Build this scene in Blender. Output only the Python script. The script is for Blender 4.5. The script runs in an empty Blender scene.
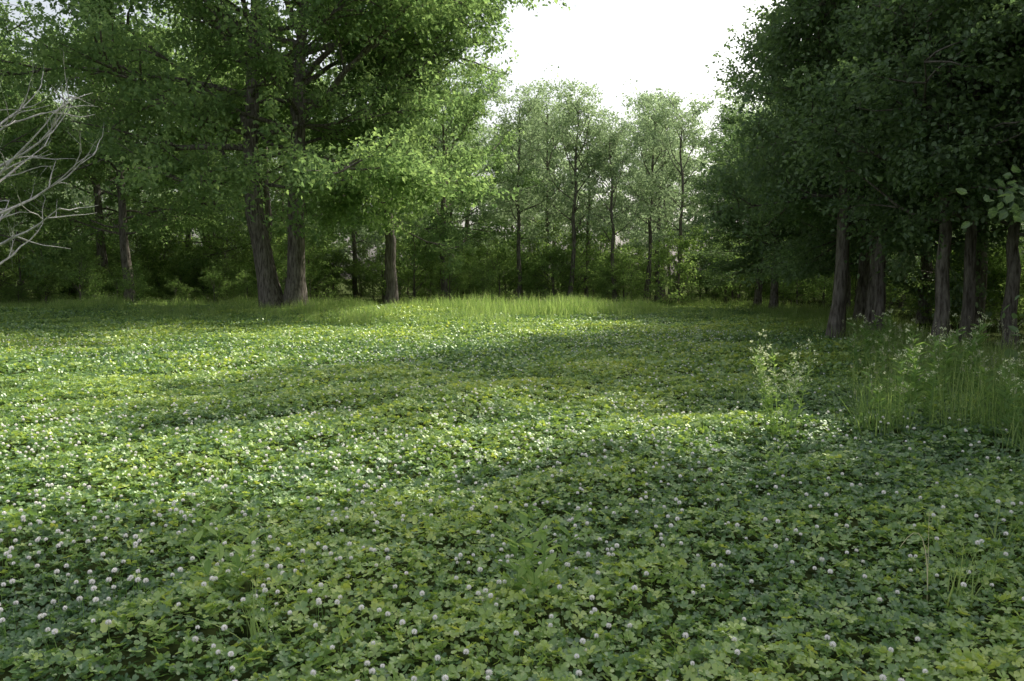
import bpy, math
import numpy as np
from mathutils import Vector

scene = bpy.context.scene
scene.view_settings.view_transform = 'Standard'
scene.view_settings.look = 'None'
scene.view_settings.exposure = 0

SUN_AZ, SUN_EL = math.radians(48), math.radians(43)

# ------------------------------------------------------------------ helpers
def unit(a):
    a = np.asarray(a, float)
    return a / np.maximum(np.linalg.norm(a, axis=-1, keepdims=True), 1e-9)

def ground_h(x, y):
    x = np.asarray(x, float); y = np.asarray(y, float)
    rise = 0.26*np.exp(-((y-35-0.15*x)/4.5)**2)*(1/(1+np.exp((x-4)/2.5)))
    return (0.05*np.sin(x*0.55+1.3)*np.cos(y*0.47+0.4) + 0.025*np.sin(x*1.3+y*0.9)
            + 0.015*np.sin(x*2.9-y*2.3+2) + 0.05*np.sin(x*0.16+0.5)*np.sin(y*0.13+1)) + rise

class MB:
    def __init__(s):
        s.v=[]; s.t=[]; s.f=[]; s.n=0
    def add(s, verts, faces, mat=0, tint=0.5):
        verts=np.asarray(verts,float).reshape(-1,3)
        faces=np.asarray(faces,int)
        s.v.append(verts)
        s.t.append(np.broadcast_to(np.asarray(tint,float),(len(verts),)).copy())
        s.f.append((faces+s.n, mat)); s.n+=len(verts)
    def mesh(s, name, mats, smooth=()):
        me=bpy.data.meshes.new(name)
        V=np.concatenate(s.v); T=np.concatenate(s.t)
        me.vertices.add(len(V)); me.vertices.foreach_set('co',V.astype(np.float32).ravel())
        loops=np.concatenate([f.ravel() for f,m in s.f])
        sizes=np.concatenate([np.full(len(f),f.shape[1]) for f,m in s.f])
        mi=np.concatenate([np.full(len(f),m) for f,m in s.f])
        me.loops.add(len(loops)); me.loops.foreach_set('vertex_index',loops.astype(np.int32))
        me.polygons.add(len(sizes))
        st=np.concatenate([[0],np.cumsum(sizes)[:-1]])
        me.polygons.foreach_set('loop_start',st.astype(np.int32))
        me.polygons.foreach_set('loop_total',sizes.astype(np.int32))
        me.polygons.foreach_set('material_index',mi.astype(np.int32))
        me.polygons.foreach_set('use_smooth',np.isin(mi,list(smooth)))
        a=me.attributes.new('tint','FLOAT','POINT'); a.data.foreach_set('value',T.astype(np.float32))
        for m in mats: me.materials.append(m)
        me.update(calc_edges=True)
        return me

def add_cards(mb, tmpl, faces, c, axis, nrm, length, width, mat, tint):
    a=unit(axis); s=unit(np.cross(a,nrm)); n=np.cross(s,a)
    N=len(c); K=len(tmpl)
    L=np.broadcast_to(length,(N,)); W=np.broadcast_to(width,(N,))
    V=(c[:,None,:] + s[:,None,:]*(tmpl[None,:,0]*W[:,None])[...,None]
       + a[:,None,:]*(tmpl[None,:,1]*L[:,None])[...,None]
       + n[:,None,:]*(tmpl[None,:,2]*W[:,None])[...,None])
    T=np.repeat(np.broadcast_to(tint,(N,)),K)
    off=(np.arange(N)*K)[:,None]
    V=V.reshape(-1,3); base=mb.n
    mb.v.append(V); mb.t.append(T); mb.n+=len(V)
    for fc in faces:
        mb.f.append((np.asarray(fc)[None,:]+off+base,mat))

LEAF6=(np.array([[0,0,0],[-.42,.3,.12],[-.4,.68,.1],[0,1,-.08],[.4,.68,.1],[.42,.3,.12]]), [[0,3,2,1],[0,5,4,3]])
LEAF4=(np.array([[0,0,0],[-.45,.5,.1],[0,1,-.1],[.45,.5,.1]]), [[0,3,2,1]])
CLOV=(np.array([[0,0,0],[-.36,.32,.08],[-.48,.7,.14],[-.24,1,.08],[0,.92,0],[.24,1,.08],[.48,.7,.14],[.36,.32,.08]]), [[0,4,3,2,1],[0,7,6,5,4]])
CLOV5=(np.array([[0,0,0],[-.5,.55,.1],[-.25,1,.05],[.25,1,.05],[.5,.55,.1]]), [[0,4,3,2,1]])

def tube(mb, pts, rad, sides, mat=0, tint=.5):
    pts=np.asarray(pts,float); n=len(pts)
    tan=unit(np.gradient(pts,axis=0))
    ref=np.array([1.,0.13,0.]) if abs(tan[0,2])>.7 else np.array([0.,0.,1.])
    s=unit(np.cross(tan,ref)); b=np.cross(tan,s)
    ang=np.arange(sides)/sides*2*math.pi
    rad=np.asarray(rad,float)
    if rad.ndim==1: rad=rad[:,None]*np.ones(sides)[None]
    V=pts[:,None,:]+rad[...,None]*(np.cos(ang)[None,:,None]*s[:,None,:]+np.sin(ang)[None,:,None]*b[:,None,:])
    i=np.arange(n-1)[:,None]*sides; j=np.arange(sides)[None]; j2=(j+1)%sides
    F=np.stack([i+j,i+j2,i+sides+j2,i+sides+j],-1).reshape(-1,4)
    mb.add(V.reshape(-1,3),F,mat,tint)

def poly(rng,p,d,L,n,wander,up):
    pts=[np.array(p,float)]; d=unit(np.array(d,float))
    for i in range(n):
        d=unit(d+rng.normal(0,wander,3)+np.array([0,0,up]))
        pts.append(pts[-1]+d*L/n)
    return np.array(pts)

def at(pts,u):
    x=u*(len(pts)-1); i=min(int(x),len(pts)-2); f=x-i
    return pts[i]*(1-f)+pts[i+1]*f, unit(pts[i+1]-pts[i])

ROUND=lambda t: max(.2,math.sin(math.pi*(.24+.6*t)))**.7
def grow_tree(mb, rng, base=(0,0,0), H=16, R=5.5, cb=2.2, r0=.2, lean=(0,0), nlimb=26, sub=8, tw=6,
              lpt=45, leaf=.13, tmpl=LEAF6, flat=.55, e0=5, e1=62, bias=None, tsides=10, prof=ROUND,
              curve=None, spread=.2, twl=(.45,1.1), drop=.1, wig=.02, zmin=None):
    base=np.array(base,float)
    n=14; zs=np.linspace(0,1,n+1)
    wob=np.cumsum(rng.normal(0,wig*H/ n*2,(n+1,2)),axis=0); wob[0]=0
    pts=np.zeros((n+1,3)); pts[:,2]=zs*H*.9
    pts[:,0]=wob[:,0]+lean[0]*zs*H; pts[:,1]=wob[:,1]+lean[1]*zs*H
    if curve is not None: pts[:,0]+=curve(zs)*H
    pts+=base; pts[0,2]-=.25
    rad=r0*(1-zs)**.8*.95+.02
    rad[0]*=1.55; rad[1]*=1.03
    rr=rad[:,None]*(1+rng.normal(0,.05,(n+1,tsides)))
    tube(mb,pts,rr,tsides,0,rng.uniform(.3,.7))
    P=[];D=[];LN=[]
    for i in range(nlimb):
        t=min(.99,max(0,(i+.5)/nlimb+rng.normal(0,.02)))
        z=cb+(H*.86-cb)*t
        p,_=at(pts,min(.99,z/(H*.9)))
        az=i*2.399+rng.normal(0,.35)
        k=1.
        if bias is not None: k=1+bias[1]*math.cos(az-bias[0])
        L=R*prof(t)*min(1.08,rng.uniform(.68,1.14))*k
        if L<.4: continue
        el=math.radians(e0+(e1-e0)*t+rng.normal(0,9))
        d=np.array([math.cos(az)*math.cos(el),math.sin(az)*math.cos(el),math.sin(el)])
        lp=poly(rng,p,d,L,7,.13,.02 if t>.4 else .03)
        if zmin is not None and lp[:,2].min()<zmin:
            lp[:,2]=p[2]+(lp[:,2]-p[2])*max(0.,(p[2]-zmin))/(p[2]-lp[:,2].min()+1e-6)
        rl=min(r0*.45*(1-t*.6),.012*L+.015)
        tube(mb,lp,np.linspace(rl,.012,8),6,0,rng.uniform(.3,.7))
        ns=max(3,int(sub*(.45+.55*L/R)))
        for j in range(ns):
            if rng.random()<drop: continue
            u=rng.uniform(.22,1) if j else .98
            q,tg=at(lp,u)
            side=unit(np.cross(tg,[0,0,1])+1e-6)*(1 if j%2 else -1)
            dd=tg*rng.uniform(.4,1.)+side*rng.uniform(.4,1.1)+np.array([0,0,rng.normal(.08,.3)])
            SL=L*.36*(1.25-.6*u)*rng.uniform(.6,1.25)+.35
            sp=poly(rng,q,dd,SL,4,.16,-.01)
            tube(mb,sp,np.linspace(rl*.4+.005,.006,5),4,0,.5)
            for k2 in range(tw):
                u2=rng.uniform(.15,1) if k2 else 1.
                w,tg2=at(sp,u2)
                dw=tg2*.7+rng.normal(0,.6,3)*np.array([1,1,flat])+np.array([0,0,-.08])
                P.append(w);D.append(dw);LN.append(rng.uniform(*twl))
    P=np.array(P);D=unit(D);LN=np.array(LN)
    M=len(P); sd=unit(np.cross(D,np.array([0,0,1.])))*.006
    E=P+D*LN[:,None]
    V=np.stack([P-sd,P+sd,E+sd*.3,E-sd*.3],1).reshape(-1,3)
    mb.add(V,np.arange(M*4).reshape(-1,4),0,.5)
    if lpt<=0: return pts
    N=M*lpt
    idx=np.repeat(np.arange(M),lpt)
    s=rng.random(N)**.8
    sc=spread*(.5+.8*rng.random(M))[idx]
    c=P[idx]+D[idx]*(LN[idx]*s)[:,None]+rng.normal(0,1,(N,3))*np.stack([sc,sc,sc*.6],1)
    ax=D[idx]*.6+rng.normal(0,.7,(N,3)); ax[:,2]-=.25
    nr=rng.normal(0,.55,(N,3)); nr[:,2]+=.85
    ln=leaf*rng.uniform(.65,1.25,N)
    tint=np.clip(rng.normal(.5,.17,N)+rng.normal(0,.15,M)[idx],0,1)
    add_cards(mb,tmpl[0],tmpl[1],c,ax,nr,ln,ln*rng.uniform(.6,.8,N),1,tint)
    return pts

# ------------------------------------------------------------------ materials
def new_mat(name):
    m=bpy.data.materials.new(name); m.use_nodes=True
    nt=m.node_tree; nt.nodes.clear()
    return m,nt,nt.nodes,nt.links

def leaf_mat(name, cols, tcol, trans=.4, gloss=0., rough=.45, rnd=.22):
    m,nt,N,L=new_mat(name)
    out=N.new('ShaderNodeOutputMaterial')
    at_=N.new('ShaderNodeAttribute'); at_.attribute_name='tint'
    oi=N.new('ShaderNodeObjectInfo')
    m3=N.new('ShaderNodeMath'); m3.operation='MULTIPLY_ADD'; m3.inputs[1].default_value=rnd; m3.inputs[2].default_value=-rnd/2
    L.new(oi.outputs['Random'],m3.inputs[0])
    m4=N.new('ShaderNodeMath'); m4.operation='ADD'; m4.use_clamp=True; L.new(at_.outputs['Fac'],m4.inputs[0]); L.new(m3.outputs[0],m4.inputs[1])
    cr=N.new('ShaderNodeValToRGB'); e=cr.color_ramp.elements
    e[0].position=0; e[0].color=(*cols[0],1); e[1].position=1; e[1].color=(*cols[-1],1)
    for i,cc in enumerate(cols[1:-1]):
        x=e.new((i+1)/(len(cols)-1)); x.color=(*cc,1)
    L.new(m4.outputs[0],cr.inputs[0])
    df=N.new('ShaderNodeBsdfDiffuse'); L.new(cr.outputs[0],df.inputs['Color'])
    tr=N.new('ShaderNodeBsdfTranslucent')
    mx=N.new('ShaderNodeMix'); mx.data_type='RGBA'; mx.blend_type='MULTIPLY'; mx.inputs['Factor'].default_value=1
    L.new(cr.outputs[0],mx.inputs['A']); mx.inputs['B'].default_value=(*tcol,1)
    L.new(mx.outputs['Result'],tr.inputs['Color'])
    ms=N.new('ShaderNodeMixShader'); ms.inputs[0].default_value=trans
    L.new(df.outputs[0],ms.inputs[1]); L.new(tr.outputs[0],ms.inputs[2])
    last=ms
    if gloss>0:
        gl=N.new('ShaderNodeBsdfGlossy'); gl.inputs['Roughness'].default_value=rough; gl.inputs['Color'].default_value=(.95,1,.88,1)
        m5=N.new('ShaderNodeMixShader'); m5.inputs[0].default_value=gloss
        L.new(ms.outputs[0],m5.inputs[1]); L.new(gl.outputs[0],m5.inputs[2]); last=m5
    L.new(last.outputs[0],out.inputs[0])
    return m

def bark_mat(name, c1, c2):
    m,nt,N,L=new_mat(name)
    out=N.new('ShaderNodeOutputMaterial'); pr=N.new('ShaderNodeBsdfDiffuse')
    tc=N.new('ShaderNodeTexCoord'); mp=N.new('ShaderNodeMapping'); mp.inputs['Scale'].default_value=(9,9,1.6)
    L.new(tc.outputs['Object'],mp.inputs[0])
    no=N.new('ShaderNodeTexNoise'); no.inputs['Scale'].default_value=1.6; no.inputs['Detail'].default_value=4; no.inputs['Roughness'].default_value=.65
    L.new(mp.outputs[0],no.inputs['Vector'])
    cr=N.new('ShaderNodeValToRGB'); e=cr.color_ramp.elements; e[0].position=.35; e[1].position=.68
    e[0].color=(*c1,1); e[1].color=(*c2,1)
    L.new(no.outputs['Fac'],cr.inputs[0]); L.new(cr.outputs[0],pr.inputs['Color'])
    bp=N.new('ShaderNodeBump'); bp.inputs['Strength'].default_value=.8; bp.inputs['Distance'].default_value=.05
    L.new(no.outputs['Fac'],bp.inputs['Height']); L.new(bp.outputs[0],pr.inputs['Normal'])
    L.new(pr.outputs[0],out.inputs[0])
    return m

def plain_mat(name,c,trans=0.):
    m,nt,N,L=new_mat(name)
    out=N.new('ShaderNodeOutputMaterial'); pr=N.new('ShaderNodeBsdfDiffuse')
    at_=N.new('ShaderNodeAttribute'); at_.attribute_name='tint'
    hs=N.new('ShaderNodeHueSaturation'); hs.inputs['Color'].default_value=(*c,1)
    mm=N.new('ShaderNodeMath'); mm.operation='MULTIPLY_ADD'; mm.inputs[1].default_value=.7; mm.inputs[2].default_value=.65
    L.new(at_.outputs['Fac'],mm.inputs[0]); L.new(mm.outputs[0],hs.inputs['Value']); L.new(hs.outputs[0],pr.inputs['Color'])
    if trans>0:
        tr=N.new('ShaderNodeBsdfTranslucent'); L.new(hs.outputs[0],tr.inputs['Color'])
        ms=N.new('ShaderNodeMixShader'); ms.inputs[0].default_value=trans
        L.new(pr.outputs[0],ms.inputs[1]); L.new(tr.outputs[0],ms.inputs[2]); L.new(ms.outputs[0],out.inputs[0])
    else: L.new(pr.outputs[0],out.inputs[0])
    return m

M_bark=bark_mat('bark',(.07,.06,.05),(.28,.25,.22))
M_bark_g=bark_mat('dead_bark',(.4,.38,.36),(.72,.69,.66))
M_oak=leaf_mat('oak_leaf',[(.11,.18,.085),(.175,.26,.115),(.27,.36,.15)],(1.65,1.7,1.2),.48)
M_edge=leaf_mat('edge_leaf',[(.09,.145,.08),(.14,.205,.1),(.2,.28,.12)],(1.6,1.7,1.15),.38,gloss=.03)
M_far_hazed=leaf_mat('hazed_far_leaf',[(.24,.31,.2),(.31,.39,.235),(.4,.48,.28)],(1.35,1.4,1.2),.47)  # distance haze painted in as paler, greyer leaf colours
M_shrub=leaf_mat('shrub_leaf',[(.13,.2,.08),(.21,.3,.115),(.32,.42,.15)],(1.65,1.7,1.15),.45)
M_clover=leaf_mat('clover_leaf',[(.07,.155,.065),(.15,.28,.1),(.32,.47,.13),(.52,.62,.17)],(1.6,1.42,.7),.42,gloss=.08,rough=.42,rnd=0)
M_grass=leaf_mat('grass_blade',[(.14,.23,.085),(.25,.36,.13),(.43,.52,.21)],(1.5,1.5,1.0),.45)
M_weed=leaf_mat('weed_leaf',[(.17,.28,.1),(.27,.4,.14),(.42,.54,.22)],(1.5,1.5,.9),.42)
M_seed=plain_mat('seed_head',(.5,.5,.33),.3)
M_petal=plain_mat('clover_petal',(.88,.85,.83),.25)
M_dry=plain_mat('dry_stem',(.65,.6,.38),.2)
M_seedw=plain_mat('pale_seed_fluff',(.8,.82,.56),.35)

# ------------------------------------------------------------------ instancing
def make_coll(name, meshes):
    c=bpy.data.collections.new(name)
    for i,me in enumerate(meshes):
        o=bpy.data.objects.new('%s_part_%02d'%(name,i),me); c.objects.link(o)
    return c

def scatter(name, coll, P, rot, scl, idx):
    P=np.asarray(P,float); n=len(P)
    me=bpy.data.meshes.new(name); me.vertices.add(n); me.vertices.foreach_set('co',P.astype(np.float32).ravel())
    a=me.attributes.new('rot','FLOAT_VECTOR','POINT'); a.data.foreach_set('vector',np.asarray(rot,np.float32).ravel())
    a=me.attributes.new('scl','FLOAT_VECTOR','POINT'); a.data.foreach_set('vector',np.asarray(scl,np.float32).ravel())
    a=me.attributes.new('idx','INT','POINT'); a.data.foreach_set('value',np.asarray(idx,np.int32))
    ob=bpy.data.objects.new(name,me); scene.collection.objects.link(ob)
    ng=bpy.data.node_groups.new(name+'_gn','GeometryNodeTree')
    ng.interface.new_socket('Geometry',in_out='INPUT',socket_type='NodeSocketGeometry')
    ng.interface.new_socket('Geometry',in_out='OUTPUT',socket_type='NodeSocketGeometry')
    N,L=ng.nodes,ng.links
    gi=N.new('NodeGroupInput'); go=N.new('NodeGroupOutput')
    ip=N.new('GeometryNodeInstanceOnPoints'); ci=N.new('GeometryNodeCollectionInfo')
    ci.inputs['Collection'].default_value=coll; ci.inputs['Separate Children'].default_value=True; ci.inputs['Reset Children'].default_value=True
    def na(nm,ty):
        x=N.new('GeometryNodeInputNamedAttribute'); x.data_type=ty; x.inputs['Name'].default_value=nm; return x.outputs['Attribute']
    L.new(gi.outputs[0],ip.inputs['Points']); L.new(ci.outputs[0],ip.inputs['Instance'])
    ip.inputs['Pick Instance'].default_value=True
    L.new(na('idx','INT'),ip.inputs['Instance Index'])
    L.new(na('rot','FLOAT_VECTOR'),ip.inputs['Rotation']); L.new(na('scl','FLOAT_VECTOR'),ip.inputs['Scale'])
    L.new(ip.outputs[0],go.inputs[0])
    md=ob.modifiers.new('scatter','NODES'); md.node_group=ng
    return ob

def rots(rng,n,tilt=0.):
    return np.stack([rng.normal(0,tilt,n) if tilt else np.zeros(n), rng.normal(0,tilt,n) if tilt else np.zeros(n), rng.uniform(0,2*math.pi,n)],1)

def place(name, me, x, y, rz=0., s=1., sz=None, dz=0.):
    o=bpy.data.objects.new(name,me); scene.collection.objects.link(o)
    o.location=(x,y,float(ground_h(x,y))+dz); o.rotation_euler=(0,0,rz); o.scale=(s,s,s if sz is None else sz)
    return o

# ------------------------------------------------------------------ ground
def build_ground():
    g=np.sinh(np.linspace(-1,1,281)*5.2)/math.sinh(5.2)
    gx=g*400; gy=g*400+8
    X,Y=np.meshgrid(gx,gy,indexing='ij'); Z=ground_h(X,Y)*np.exp(-(X**2+Y**2)/120**2)
    n=len(gx); i=np.arange(n-1)[:,None]*n; j=np.arange(n-1)[None]
    F=np.stack([i+j,i+n+j,i+n+j+1,i+j+1],-1).reshape(-1,4)
    mb=MB(); mb.add(np.stack([X,Y,Z],-1).reshape(-1,3),F)
    m,nt,N,L=new_mat('meadow_soil')
    out=N.new('ShaderNodeOutputMaterial'); pr=N.new('ShaderNodeBsdfDiffuse')
    geo=N.new('ShaderNodeNewGeometry')
    b=N.new('ShaderNodeTexNoise'); b.inputs['Scale'].default_value=14; b.inputs['Detail'].default_value=4
    L.new(geo.outputs['Position'],b.inputs['Vector'])
    r1=N.new('ShaderNodeValToRGB'); r1.color_ramp.elements[0].color=(.02,.03,.012,1); r1.color_ramp.elements[1].color=(.09,.11,.04,1)
    r1.color_ramp.elements[0].position=.35; r1.color_ramp.elements[1].position=.65
    L.new(b.outputs['Fac'],r1.inputs[0]); L.new(r1.outputs[0],pr.inputs['Color'])
    L.new(pr.outputs[0],out.inputs[0])
    o=bpy.data.objects.new('ground',mb.mesh('ground',[m],smooth=(0,))); scene.collection.objects.link(o)
build_ground()

# ------------------------------------------------------------------ clover
def right_edge(y):
    return np.interp(y,[0,4,8,14,20,30,40],[6.5,6.0,5.6,7.2,8.6,10.5,10.5])
def vnoise(x,y,seed,fr=((.35,1),(.8,.7),(1.7,.55),(3.6,.4))):
    r=np.random.default_rng(seed); o=np.zeros_like(x)
    for f,a in fr:
        for _ in range(3):
            th=r.random()*6.28; o+=a*np.sin(f*(x*math.cos(th)+y*math.sin(th))*r.uniform(.7,1.3)+r.random()*6.28)
    return o/3.2

def clover_zone(mb,rng,y0,y1,dens,size,tmpl,trif,amp):
    area=2*(2.2*(y1-y0)+.39*(y1*y1-y0*y0)); n=int(area*dens)
    y=np.sqrt((y0+2.8)**2+rng.random(n)*((y1+2.8)**2-(y0+2.8)**2))-2.8
    x=rng.uniform(-1,1,n)*(2.2+y*.78)
    k=(x<right_edge(y)+1.); x,y=x[k],y[k]; n=len(x)
    lump=amp*vnoise(x*2.2,y*2.2,3)+.75*vnoise(x*9,y*9,5)
    H=np.clip(.125*(1+.58*lump),.03,.3)
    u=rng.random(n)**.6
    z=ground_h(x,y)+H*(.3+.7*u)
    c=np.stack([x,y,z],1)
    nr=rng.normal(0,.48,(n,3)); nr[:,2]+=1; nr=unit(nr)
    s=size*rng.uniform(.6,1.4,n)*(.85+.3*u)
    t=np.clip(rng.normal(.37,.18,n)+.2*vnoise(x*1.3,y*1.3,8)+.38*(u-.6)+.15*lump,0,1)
    az=rng.random(n)*2*math.pi
    for k in range(3 if trif else 1):
        an=az+k*2.094+rng.normal(0,.12,n)
        ax=np.stack([np.cos(an),np.sin(an),np.full(n,.12)],1); ax=ax-nr*np.sum(ax*nr,1,keepdims=True)+nr*.12
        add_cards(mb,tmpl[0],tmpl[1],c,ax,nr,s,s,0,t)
rng=np.random.default_rng(5)
mb=MB()
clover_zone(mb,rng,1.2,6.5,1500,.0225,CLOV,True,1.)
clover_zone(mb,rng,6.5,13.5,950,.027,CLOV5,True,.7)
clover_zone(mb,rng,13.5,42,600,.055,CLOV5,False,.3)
o=bpy.data.objects.new('clover_field',mb.mesh('clover_field',[M_clover])); scene.collection.objects.link(o)

def blossom(seed):
    rng=np.random.default_rng(seed); mb=MB()
    h=rng.uniform(.17,.24)
    tube(mb,poly(rng,(0,0,0),(0.1,0,1),h,3,.06,.05),[.0012]*4,3,0,.6)
    n=46; i=np.arange(n)+.5
    ph=np.arccos(1-2*i/n*.92); th=i*2.4
    d=np.stack([np.cos(th)*np.sin(ph),np.sin(th)*np.sin(ph),np.cos(ph)],1)
    c=np.array([0,0,h])+d*.003
    up=np.array([0,0,1.])+d*0
    add_cards(mb,LEAF4[0],LEAF4[1],c,d+up*.25,np.cross(d,[.3,.2,.9])+.01,np.full(n,.011),np.full(n,.0065),1,np.clip(.95-ph/3.2*.5+rng.normal(0,.1,n),0,1))
    return mb.mesh('clover_blossom_%d'%seed,[M_weed,M_petal])
coll_b=make_coll('blossom',[blossom(i) for i in range(4)])
nb=9500
yb=1.8+22*rng.random(nb)**1.15; xb=rng.uniform(-1,1,nb)*(1.5+yb*.75)
w=np.clip(.35+.9*vnoise(xb*1.3,yb*1.3,21),0.03,1)
w=w*np.where(xb<0.3*yb-.6,1.,.45)
k=(rng.random(nb)<w)&(xb<right_edge(yb)); xb,yb=xb[k],yb[k]; nb=len(xb)
sb=rng.uniform(.75,1.15,nb)
scatter('clover_blossoms',coll_b,np.stack([xb,yb,ground_h(xb,yb)],1),rots(rng,nb,.12),np.stack([sb]*3,1),rng.integers(0,4,nb))

# ------------------------------------------------------------------ grass
def blades(mb,rng,n,R,h,w,bend=.5,seg=4,mat=0,seed_frac=0.,seedmat=1,tint=(.5,.2),spread=.25):
    a=rng.random(n)*2*math.pi; r=R*np.sqrt(rng.random(n))
    base=np.stack([r*np.cos(a),r*np.sin(a),np.zeros(n)-.02],1)
    H=h*rng.uniform(.5,1.1,n)
    az=rng.random(n)*2*math.pi; out=np.stack([np.cos(az),np.sin(az),np.zeros(n)],1)
    sp=rng.normal(0,spread,n); bd=bend*rng.uniform(.1,1.3,n)
    side=np.stack([-np.sin(az),np.cos(az),np.zeros(n)],1)
    t=np.linspace(0,1,seg+1)
    P=base[:,None]+H[:,None,None]*(out[:,None]*(sp[:,None]*t+bd[:,None]*t**2.2)[...,None]+np.array([0,0,1.])*(t[None]-.35*bd[:,None]*t**2.5)[...,None])
    W=w*rng.uniform(.6,1.2,n)[:,None]*(1-t[None]**1.6*.95)
    V=np.stack([P-side[:,None]*W[...,None],P+side[:,None]*W[...,None]],2)
    K=(seg+1)*2; off=np.arange(n)[:,None,None]*K; s_=np.arange(seg)[None,:,None]*2
    F=(off+s_+np.array([0,1,3,2])[None,None]).reshape(-1,4)
    T=np.repeat(np.clip(rng.normal(*tint,n),0,1),K)
    mb.add(V.reshape(-1,3),F,mat,T)
    if seed_frac>0:
        k=np.where(rng.random(n)<seed_frac)[0]
        for i in k:
            m=16; u=rng.random(m)*.28+.72
            tip=P[i,-1]; d=unit(P[i,-1]-P[i,-2])
            c=tip-d*(1-u)[:,None]*.45*H[i]*.6+rng.normal(0,.009,(m,3))
            ax=d+rng.normal(0,.4,(m,3))
            add_cards(mb,LEAF4[0],LEAF4[1],c,ax,rng.normal(0,1,(m,3)),rng.uniform(.014,.026,m),rng.uniform(.006,.009,m),seedmat,np.clip(rng.normal(.5,.25,m),0,1))
def grass_proto(seed,n,R,h,w,**k):
    mb=MB(); blades(mb,np.random.default_rng(seed),n,R,h,w,**k); return mb.mesh('grass_tuft_%d'%seed,[M_grass,M_seed])
coll_g=make_coll('meadow_grass',[grass_proto(100+i,38,.24,.6,.007,bend=.5,seed_frac=.05,spread=.3,tint=(.6,.22)) for i in range(4)]
                +[grass_proto(110+i,26,.1,.34,.0038,bend=.6,spread=.35) for i in range(3)])
n=5600
yf=rng.uniform(24,46,n); xf=rng.uniform(-36,14,n)
edge=28.4+1.6*np.sin(xf*.35)+np.where(xf<-9,-1.5,0)+np.where(xf>0,3.,0)
k=(yf>edge-rng.exponential(1.2,n))
xf,yf=xf[k],yf[k]
m=1000
yr=rng.uniform(8,36,m); xr=right_edge(yr)+rng.normal(.9,.75,m)+.4
k=(xr>right_edge(yr)-.2); xr,yr=xr[k],yr[k]
xg=np.concatenate([xf,xr]); yg=np.concatenate([yf,yr]); n=len(xg)
sg=np.concatenate([rng.uniform(.4,1.1,len(xf))*np.clip(1+.6*vnoise(xf,yf,61),.4,1.9),rng.uniform(.5,1.1,len(xr))])
xsx=rng.uniform(-18,7,2200); ysx=rng.uniform(3,31,2200); k=(np.abs(xsx)<.72*ysx)&(xsx<right_edge(ysx))&(rng.random(2200)<.6*np.clip(.5+vnoise(xsx,ysx,44),0,1.5)); xsx,ysx=xsx[k],ysx[k]
ns=len(xsx)
XX=np.concatenate([xg,xsx]);YY=np.concatenate([yg,ysx])
SS=np.concatenate([sg,rng.uniform(.6,1.2,ns)])
II=np.concatenate([rng.integers(0,4,n),rng.integers(4,7,ns)])
scatter('meadow_grass',coll_g,np.stack([XX,YY,ground_h(XX,YY)],1),rots(rng,len(XX),.05),np.stack([SS]*3,1),II)

def grass_clump(name,seed,x,y,n,R,h,sf=.5,w=.0045):
    mb=MB(); r=np.random.default_rng(seed)
    blades(mb,r,n//2,R,h,w*.8,bend=.22,seg=5,seed_frac=sf,spread=.14,tint=(.75,.2))
    blades(mb,r,n,R*1.1,h*.65,w*1.9,bend=.85,seg=5,spread=.4,tint=(.3,.25))
    place(name,mb.mesh(name,[M_grass,M_seed]),x,y)
for i,(x,y,n_,R,h) in enumerate([(3.95,8.3,60,.3,.95),(4.8,8.2,80,.4,1.1),(5.6,9.0,90,.5,1.2),(5.2,7.6,70,.35,.95),(4.6,9.7,70,.45,1.),(6.1,8.4,80,.45,1.25),(5.3,10.6,90,.6,1.05),(6.3,10.2,90,.6,1.2),(4.8,7.0,45,.35,.7),(6.0,12.2,90,.7,1.1),(6.6,14.5,90,.8,1.),(7.6,13.2,90,.8,1.1)]):
    grass_clump('tall_grass_clump',300+i,x,y,n_,R,h,.45)

def seed_weed(seed,stems,h,R=.12,nb=10,lw=1.,mt=None,sr=.006):
    mb=MB(); r=np.random.default_rng(seed)
    for s in range(stems):
        a=r.random()*6.28; p=(R*math.cos(a)*r.random(),R*math.sin(a)*r.random(),0)
        hh=h*r.uniform(.6,1.08)
        st=poly(r,p,(math.cos(a)*.2,math.sin(a)*.2,1),hh,7,.05,.05)
        tube(mb,st,np.linspace(sr,.002,8),4,0,1 if mt is None else mt)
        m=int(24*hh/.8); u=r.uniform(.05,.9,m)
        C=np.array([at(st,x)[0] for x in u]); az=r.random(m)*6.28
        ax=np.stack([np.cos(az),np.sin(az),np.full(m,.5)],1)
        add_cards(mb,LEAF6[0],LEAF6[1],C,ax,np.tile([0,0,1.],(m,1))+r.normal(0,.2,(m,3)),r.uniform(.06,.13,m)*lw,r.uniform(.022,.04,m)*lw,0,r.uniform(.5,1,m) if mt is None else r.uniform(0,mt,m))
        for b in range(nb):
            q,tg=at(st,r.uniform(.6,1)); az=r.random()*6.28
            br=poly(r,q,(math.cos(az)*.7,math.sin(az)*.7,1),r.uniform(.06,.16),2,.08,.05)
            tube(mb,br,[.0016,.0013,.001],3,0,1)
            k=8; C=br[-1]+r.normal(0,.012,(k,3))
            add_cards(mb,LEAF4[0],LEAF4[1],C,r.normal(0,1,(k,3))+[0,0,.6],r.normal(0,1,(k,3)),r.uniform(.016,.03,k),r.uniform(.011,.02,k),2,r.uniform(.3,1,k))
    return mb.mesh('seeding_weed_%d'%seed,[M_weed,M_dry,M_seedw])
place('flowering_weed',seed_weed(1,11,1.,.15,8,.9,sr=.007),2.82,8.25)
place('flowering_weed',seed_weed(2,3,.42,.1,4),-1.9,17.5)
place('flowering_weed',seed_weed(3,2,.5,.1,4),-4.9,17.0)
place('flowering_weed',seed_weed(4,3,.36,.12,3),-1.25,10.0,dz=-.05)
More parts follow.
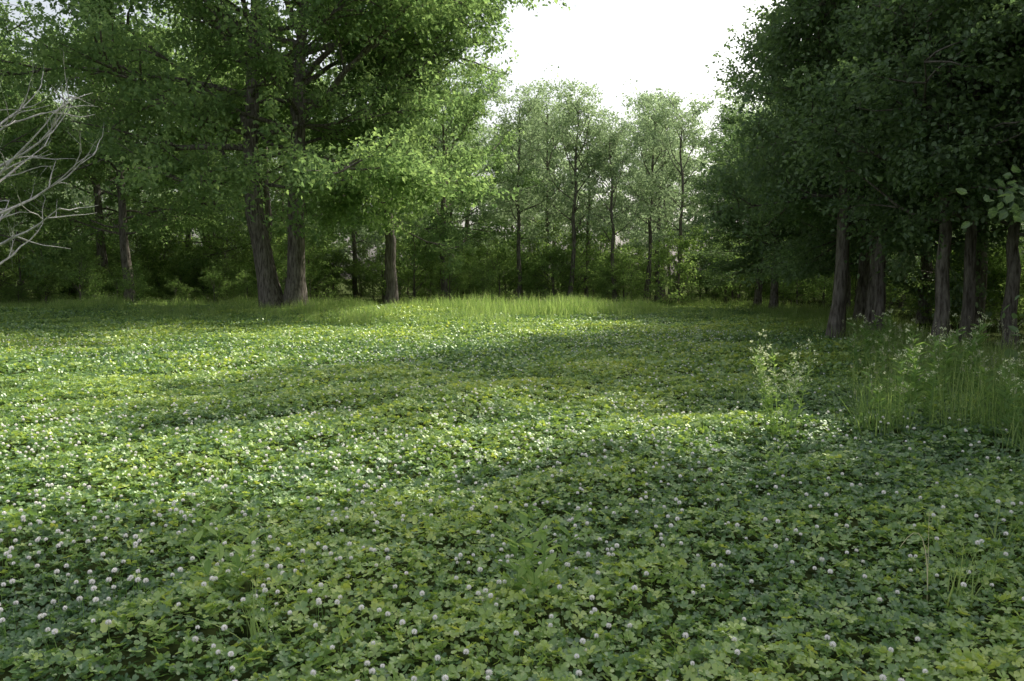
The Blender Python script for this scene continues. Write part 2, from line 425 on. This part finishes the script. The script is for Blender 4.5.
lw_=[seed_weed(30+i,7,.85,.3,2,1.3,.5) for i in range(2)]
for i,(x,y,s) in enumerate([(4.1,8.5,.8),(4.4,8.8,.9),(5.3,8.4,1.1),(5.0,9.4,1.15),(5.9,9.6,1.2),(5.7,7.9,1.),(6.5,9.2,1.3),(4.9,7.5,.8),(5.6,11.4,1.2),(6.6,11.6,1.3),(6.1,13.4,1.2),(7.4,15.5,1.2),(6.9,12.4,1.3),(7.9,17,1.1)]):
    place('field_weed',lw_[i%2],x,y,rz=i*1.3,s=s)

def leafy_weed(seed,stems,h):
    mb=MB(); r=np.random.default_rng(seed)
    for s in range(stems):
        a=s*6.28/stems+r.normal(0,.3); 
        st=poly(r,(0.03*math.cos(a),.03*math.sin(a),0),(math.cos(a)*.25,math.sin(a)*.25,1),h*r.uniform(.75,1.1),6,.06,.05)
        tube(mb,st,np.linspace(.0035,.0012,7),5,0,.6)
        m=10; u=np.linspace(.2,1,m)
        C=np.array([at(st,x)[0] for x in u]); az=np.arange(m)*2.4
        ax=np.stack([np.cos(az),np.sin(az),np.full(m,.6)],1)
        L=h*.3*(1.15-.55*u)*r.uniform(.8,1.15,m)
        add_cards(mb,LEAF6[0],LEAF6[1],C,ax,np.tile([0,0,1.],(m,1))+r.normal(0,.15,(m,3)),L,L*.36,0,r.uniform(.3,1,m))
    return mb.mesh('leafy_weed_%d'%seed,[M_weed])
for i,(x,y,st,h) in enumerate([(.1,3.95,4,.56),(-1.45,3.95,4,.48),(-1.9,4.9,3,.4),(.25,4.5,2,.48),(-.6,6.5,3,.38),(2.2,6.6,3,.36),(-4.2,5.5,4,.44),(3.3,5.6,3,.36)]):
    place('leafy_weed',leafy_weed(40+i,st,h),x,y,rz=i)
def dry_stalk():
    mb=MB(); t=np.linspace(0,1,9)
    pts=np.stack([-.16*t**2+.02*t,.03*t,.42*np.sin(np.maximum(t,0)*2.2)*(1-.1*t)],1); pts[0,2]=-.02
    tube(mb,pts,np.linspace(.003,.0014,9),5,0,.9)
    pts=np.stack([.0*t,.02*t,.5*t],1); tube(mb,pts,np.linspace(.0025,.001,9),4,0,.8)
    return mb.mesh('dry_stalk',[M_dry])
place('dry_grass_stalk',dry_stalk(),2.15,4.0)
for i,(x,y) in enumerate([(-1.15,3.45),(2.25,3.9),(-3.0,3.5),(2.9,4.6),(-2.3,6.2)]):
    mb=MB(); blades(mb,np.random.default_rng(70+i),18,.07,.42,.005,bend=.7,seg=6,spread=.35,tint=(.7,.15)); place('grass_tuft',mb.mesh('grass_tuft_near_%d'%i,[M_grass,M_seed]),x,y)

# ------------------------------------------------------------------ trees
def tree_mesh(name,seed,mats,**k):
    mb=MB(); grow_tree(mb,np.random.default_rng(seed),**k); return mb.mesh(name,mats,smooth=(0,))

mb=MB(); r=np.random.default_rng(37)
broad=lambda t: max(.2,math.sin(math.pi*(.3+.62*t)))**.6
kw=dict(nlimb=34,sub=18,tw=8,lpt=31,leaf=.2,tmpl=LEAF4,e0=2,e1=60,prof=broad,twl=(.5,1.3),spread=.27,drop=.1,wig=.012,flat=.75,zmin=4.2)
grow_tree(mb,r,base=(-.5,0,0),H=21,R=9.8,cb=4.8,r0=.42,lean=(-.05,.0),bias=(math.pi,.2),curve=lambda z:-.02*np.sin(z*6),**kw)
grow_tree(mb,r,base=(.3,.1,0),H=22,R=9.6,cb=5.2,r0=.4,lean=(.035,.02),bias=(0,.1),**kw)
place('twin_trunk_oak_tree',mb.mesh('twin_trunk_oak',[M_bark,M_oak],smooth=(0,)),-9.5,33.5)

edge=[tree_mesh('edge_tree_%d'%i,50+i,[M_bark,M_edge],H=16,R=3.9+.2*i,cb=3.1+.3*i,r0=.2,nlimb=30,sub=9,tw=6,lpt=40,leaf=.13,e0=-2,e1=60,drop=.12) for i in range(3)]
low=[tree_mesh('low_edge_tree_%d'%i,150+i,[M_bark,M_edge],H=9,R=3.3+.2*i,cb=2.9+.2*i,r0=.17,nlimb=20,sub=8,tw=6,lpt=32,leaf=.13,e0=2,e1=60,drop=.14,zmin=2.4) for i in range(2)]
shade_tree=tree_mesh('high_crown_shade_tree',58,[M_bark,M_edge],H=17.5,R=3.3,cb=11.5,r0=.19,nlimb=20,sub=10,tw=8,lpt=50,leaf=.15,tmpl=LEAF4,e0=0,e1=60,drop=.06)
oakm=[tree_mesh('maple_tree_%d'%i,60+i,[M_bark,M_oak],H=14+2*i,R=4.6+i*.6,cb=3+i,r0=.26,nlimb=24,sub=8,tw=6,lpt=30,leaf=.18,tmpl=LEAF4,e0=0,e1=60,drop=.12) for i in range(2)]
thin=[tree_mesh('thin_tree_%d'%i,70+i,[M_bark,M_far_hazed],H=14+i,R=2.8,cb=4.5,r0=.15,nlimb=18,sub=6,tw=5,lpt=17,leaf=.18,tmpl=LEAF4,e0=20,e1=65,wig=.035) for i in range(2)]

place('maple_tree',oakm[1],-5.8,38,rz=1.0,s=1.05)
place('maple_tree',oakm[0],-18.3,38,rz=2.0,s=.95)
for (x,y,k,rz,s) in [(-25,36,1,.4,1.0),(-23,45,0,2.2,1.1),(-14,46,1,3.3,.95),(-4.0,47,0,.7,.9),(-31,42,1,5,1.1),(-19,50,1,1,1.1)]:
    place('maple_tree',oakm[k],x,y,rz=rz,s=s)
R_=[(8.6,21.2,0,.3,.9,1.0),(10.2,22.5,1,1.9,.88,.9),(11.4,26,1,2.5,1.0,.85),(10.9,10.6,1,5.6,.9,.9),(13.4,12.6,2,2.1,.9,.8),(9.4,7.2,0,4.0,.95,.9),(13,9,1,.6,.9,.7),(10.5,4.5,2,.6,.9,.8),
    (12.6,31,0,.9,.95,.6),(11.8,36,2,3.6,.9,.53),(15,29,1,4.4,1.05,.6),(15,36,0,1.2,1.0,.6),(12.5,40.5,1,2,.9,.6)]
for (x,y,k,rz,s,sz) in R_: place('edge_maple_tree',edge[k],x,y,rz=rz,s=s,sz=sz)
for (x,y,k,rz,s,sz) in [(9.1,16.8,0,1.,.9,.85),(9.75,17.2,1,3.,.8,.9),(10.3,16.5,0,5.,.85,.8),(11.2,20.6,1,.5,1,1.05),(13.8,19.4,0,2.,1.1,1.),(14,24,1,4,1.2,1.15),(12.2,17.8,1,1.7,1,.95),(9.7,21.0,0,2.2,.9,.95),(10.6,25.5,1,.2,.8,.9)]:
    place('young_maple_tree',low[k],x,y,rz=rz,s=s,sz=sz)
place('offscreen_shade_tree',shade_tree,9.8,12.0,rz=.5)  # unseen tree added outside the view, high crown shaped to shade the near clover
for (x,y,k,rz,s) in [(3.2,45,0,.3,.9),(4.4,47,1,1.3,.8),(2.2,50,1,2.3,.9),(5.8,44.5,0,3.3,.75),(9.4,45,1,.9,.8),(8,48,0,.2,.9),(.4,46,1,5.2,.85)]:
    place('slender_tree',thin[k],x,y,rz=rz,s=s)
dead=tree_mesh('dead_tree',91,[M_bark_g,M_oak],H=8,R=4.6,cb=2.0,r0=.16,nlimb=18,sub=8,tw=5,lpt=0,e0=5,e1=55,spread=.1)
place('dead_tree',dead,-13.9,21,rz=1.2,s=.85)

far=[tree_mesh('forest_tree_%d'%i,80+i,[M_bark,M_far_hazed],H=15+i,R=4.4,cb=3.6,r0=.2,nlimb=20,sub=7,tw=5,lpt=22,leaf=.25,tmpl=LEAF4,e0=0,e1=60,drop=.14,wig=.035) for i in range(3)]
def shrub_mesh(i): 
    return tree_mesh('shrub_%d'%i,95+i,[M_bark,M_shrub],H=2.6,R=1.5,cb=.25,r0=.04,nlimb=12,sub=5,tw=4,lpt=20,leaf=.12,tmpl=LEAF4,e0=20,e1=70,twl=(.25,.5),spread=.12)
shr=[shrub_mesh(i) for i in range(3)]
coll_f=make_coll('forest',far)
rng=np.random.default_rng(77)
pts=[]
def try_add(x,y,dmin):
    for q in pts:
        if (q[0]-x)**2+(q[1]-y)**2<dmin*dmin: return
    pts.append((x,y))
for _ in range(2500):
    x=rng.uniform(-60,52); y=rng.uniform(4,78)
    ok = y>51 or (x>17.5 and y>3) or (x<-30 and y>22)
    if ok and abs(x)<y*.8+14: try_add(x,y,5.1)
pts=np.array(pts); n=len(pts)
s=rng.uniform(.75,1.05,n)
s*=np.where((pts[:,0]>15)&(pts[:,1]<42),.66,1)
s*=np.where((np.abs(pts[:,0]-8)<9)&(pts[:,1]>45)&(pts[:,1]<70),.9,1)
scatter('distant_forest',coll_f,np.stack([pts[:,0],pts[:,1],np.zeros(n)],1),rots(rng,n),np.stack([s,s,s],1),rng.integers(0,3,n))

coll_s=make_coll('undergrowth',shr)
a=[]
for _ in range(240):
    y=rng.uniform(44,60); a.append((rng.uniform(-42,30),y,rng.uniform(.5,1.4)))
for _ in range(60):
    y=rng.uniform(10,42); a.append((right_edge(y)+rng.uniform(5,10),y,rng.uniform(.4,.9)))
for _ in range(50):
    a.append((rng.uniform(-36,-11),rng.uniform(39,46),rng.uniform(.3,.8)))
a=np.array(a); n=len(a)
scatter('undergrowth_shrubs',coll_s,np.stack([a[:,0],a[:,1],np.zeros(n)],1),rots(rng,n),np.stack([a[:,2]]*3,1),rng.integers(0,3,n))
for (x,y,s_) in [(-16.2,34,.55),(-12.2,43,1.2),(-19.5,36,.8)]:
    place('shrub',shr[0],x,y,s=s_)

# ------------------------------------------------------------------ light, sky, camera
sv=Vector((math.sin(SUN_AZ)*math.cos(SUN_EL),math.cos(SUN_AZ)*math.cos(SUN_EL),math.sin(SUN_EL)))
sun=bpy.data.lights.new('sun','SUN'); sun.energy=5.0; sun.angle=math.radians(.5); sun.color=(1,.96,.83)
so=bpy.data.objects.new('sun',sun); so.rotation_euler=sv.to_track_quat('Z','Y').to_euler(); so.location=sv*60; scene.collection.objects.link(so)
w=bpy.data.worlds.new('World'); scene.world=w; w.use_nodes=True
nt=w.node_tree; nt.nodes.clear()
sk=nt.nodes.new('ShaderNodeTexSky'); sk.sky_type='NISHITA'; sk.sun_disc=False; sk.sun_elevation=SUN_EL; sk.sun_rotation=SUN_AZ
sk.air_density=1.2; sk.dust_density=5.0; sk.ozone_density=1.0
hs=nt.nodes.new('ShaderNodeHueSaturation'); hs.inputs['Saturation'].default_value=.4; hs.inputs['Value'].default_value=1.5
bg=nt.nodes.new('ShaderNodeBackground'); bg.inputs['Strength'].default_value=.15
ow=nt.nodes.new('ShaderNodeOutputWorld')
nt.links.new(sk.outputs[0],hs.inputs['Color']); nt.links.new(hs.outputs[0],bg.inputs['Color']); nt.links.new(bg.outputs[0],ow.inputs[0])

cam=bpy.data.cameras.new('camera'); cam.lens=28; cam.sensor_width=36; cam.clip_end=2000; cam.clip_start=.05
co=bpy.data.objects.new('camera',cam); scene.collection.objects.link(co); scene.camera=co
co.location=(0,0,1.72); co.rotation_euler=(math.radians(90-4.65),0,0)
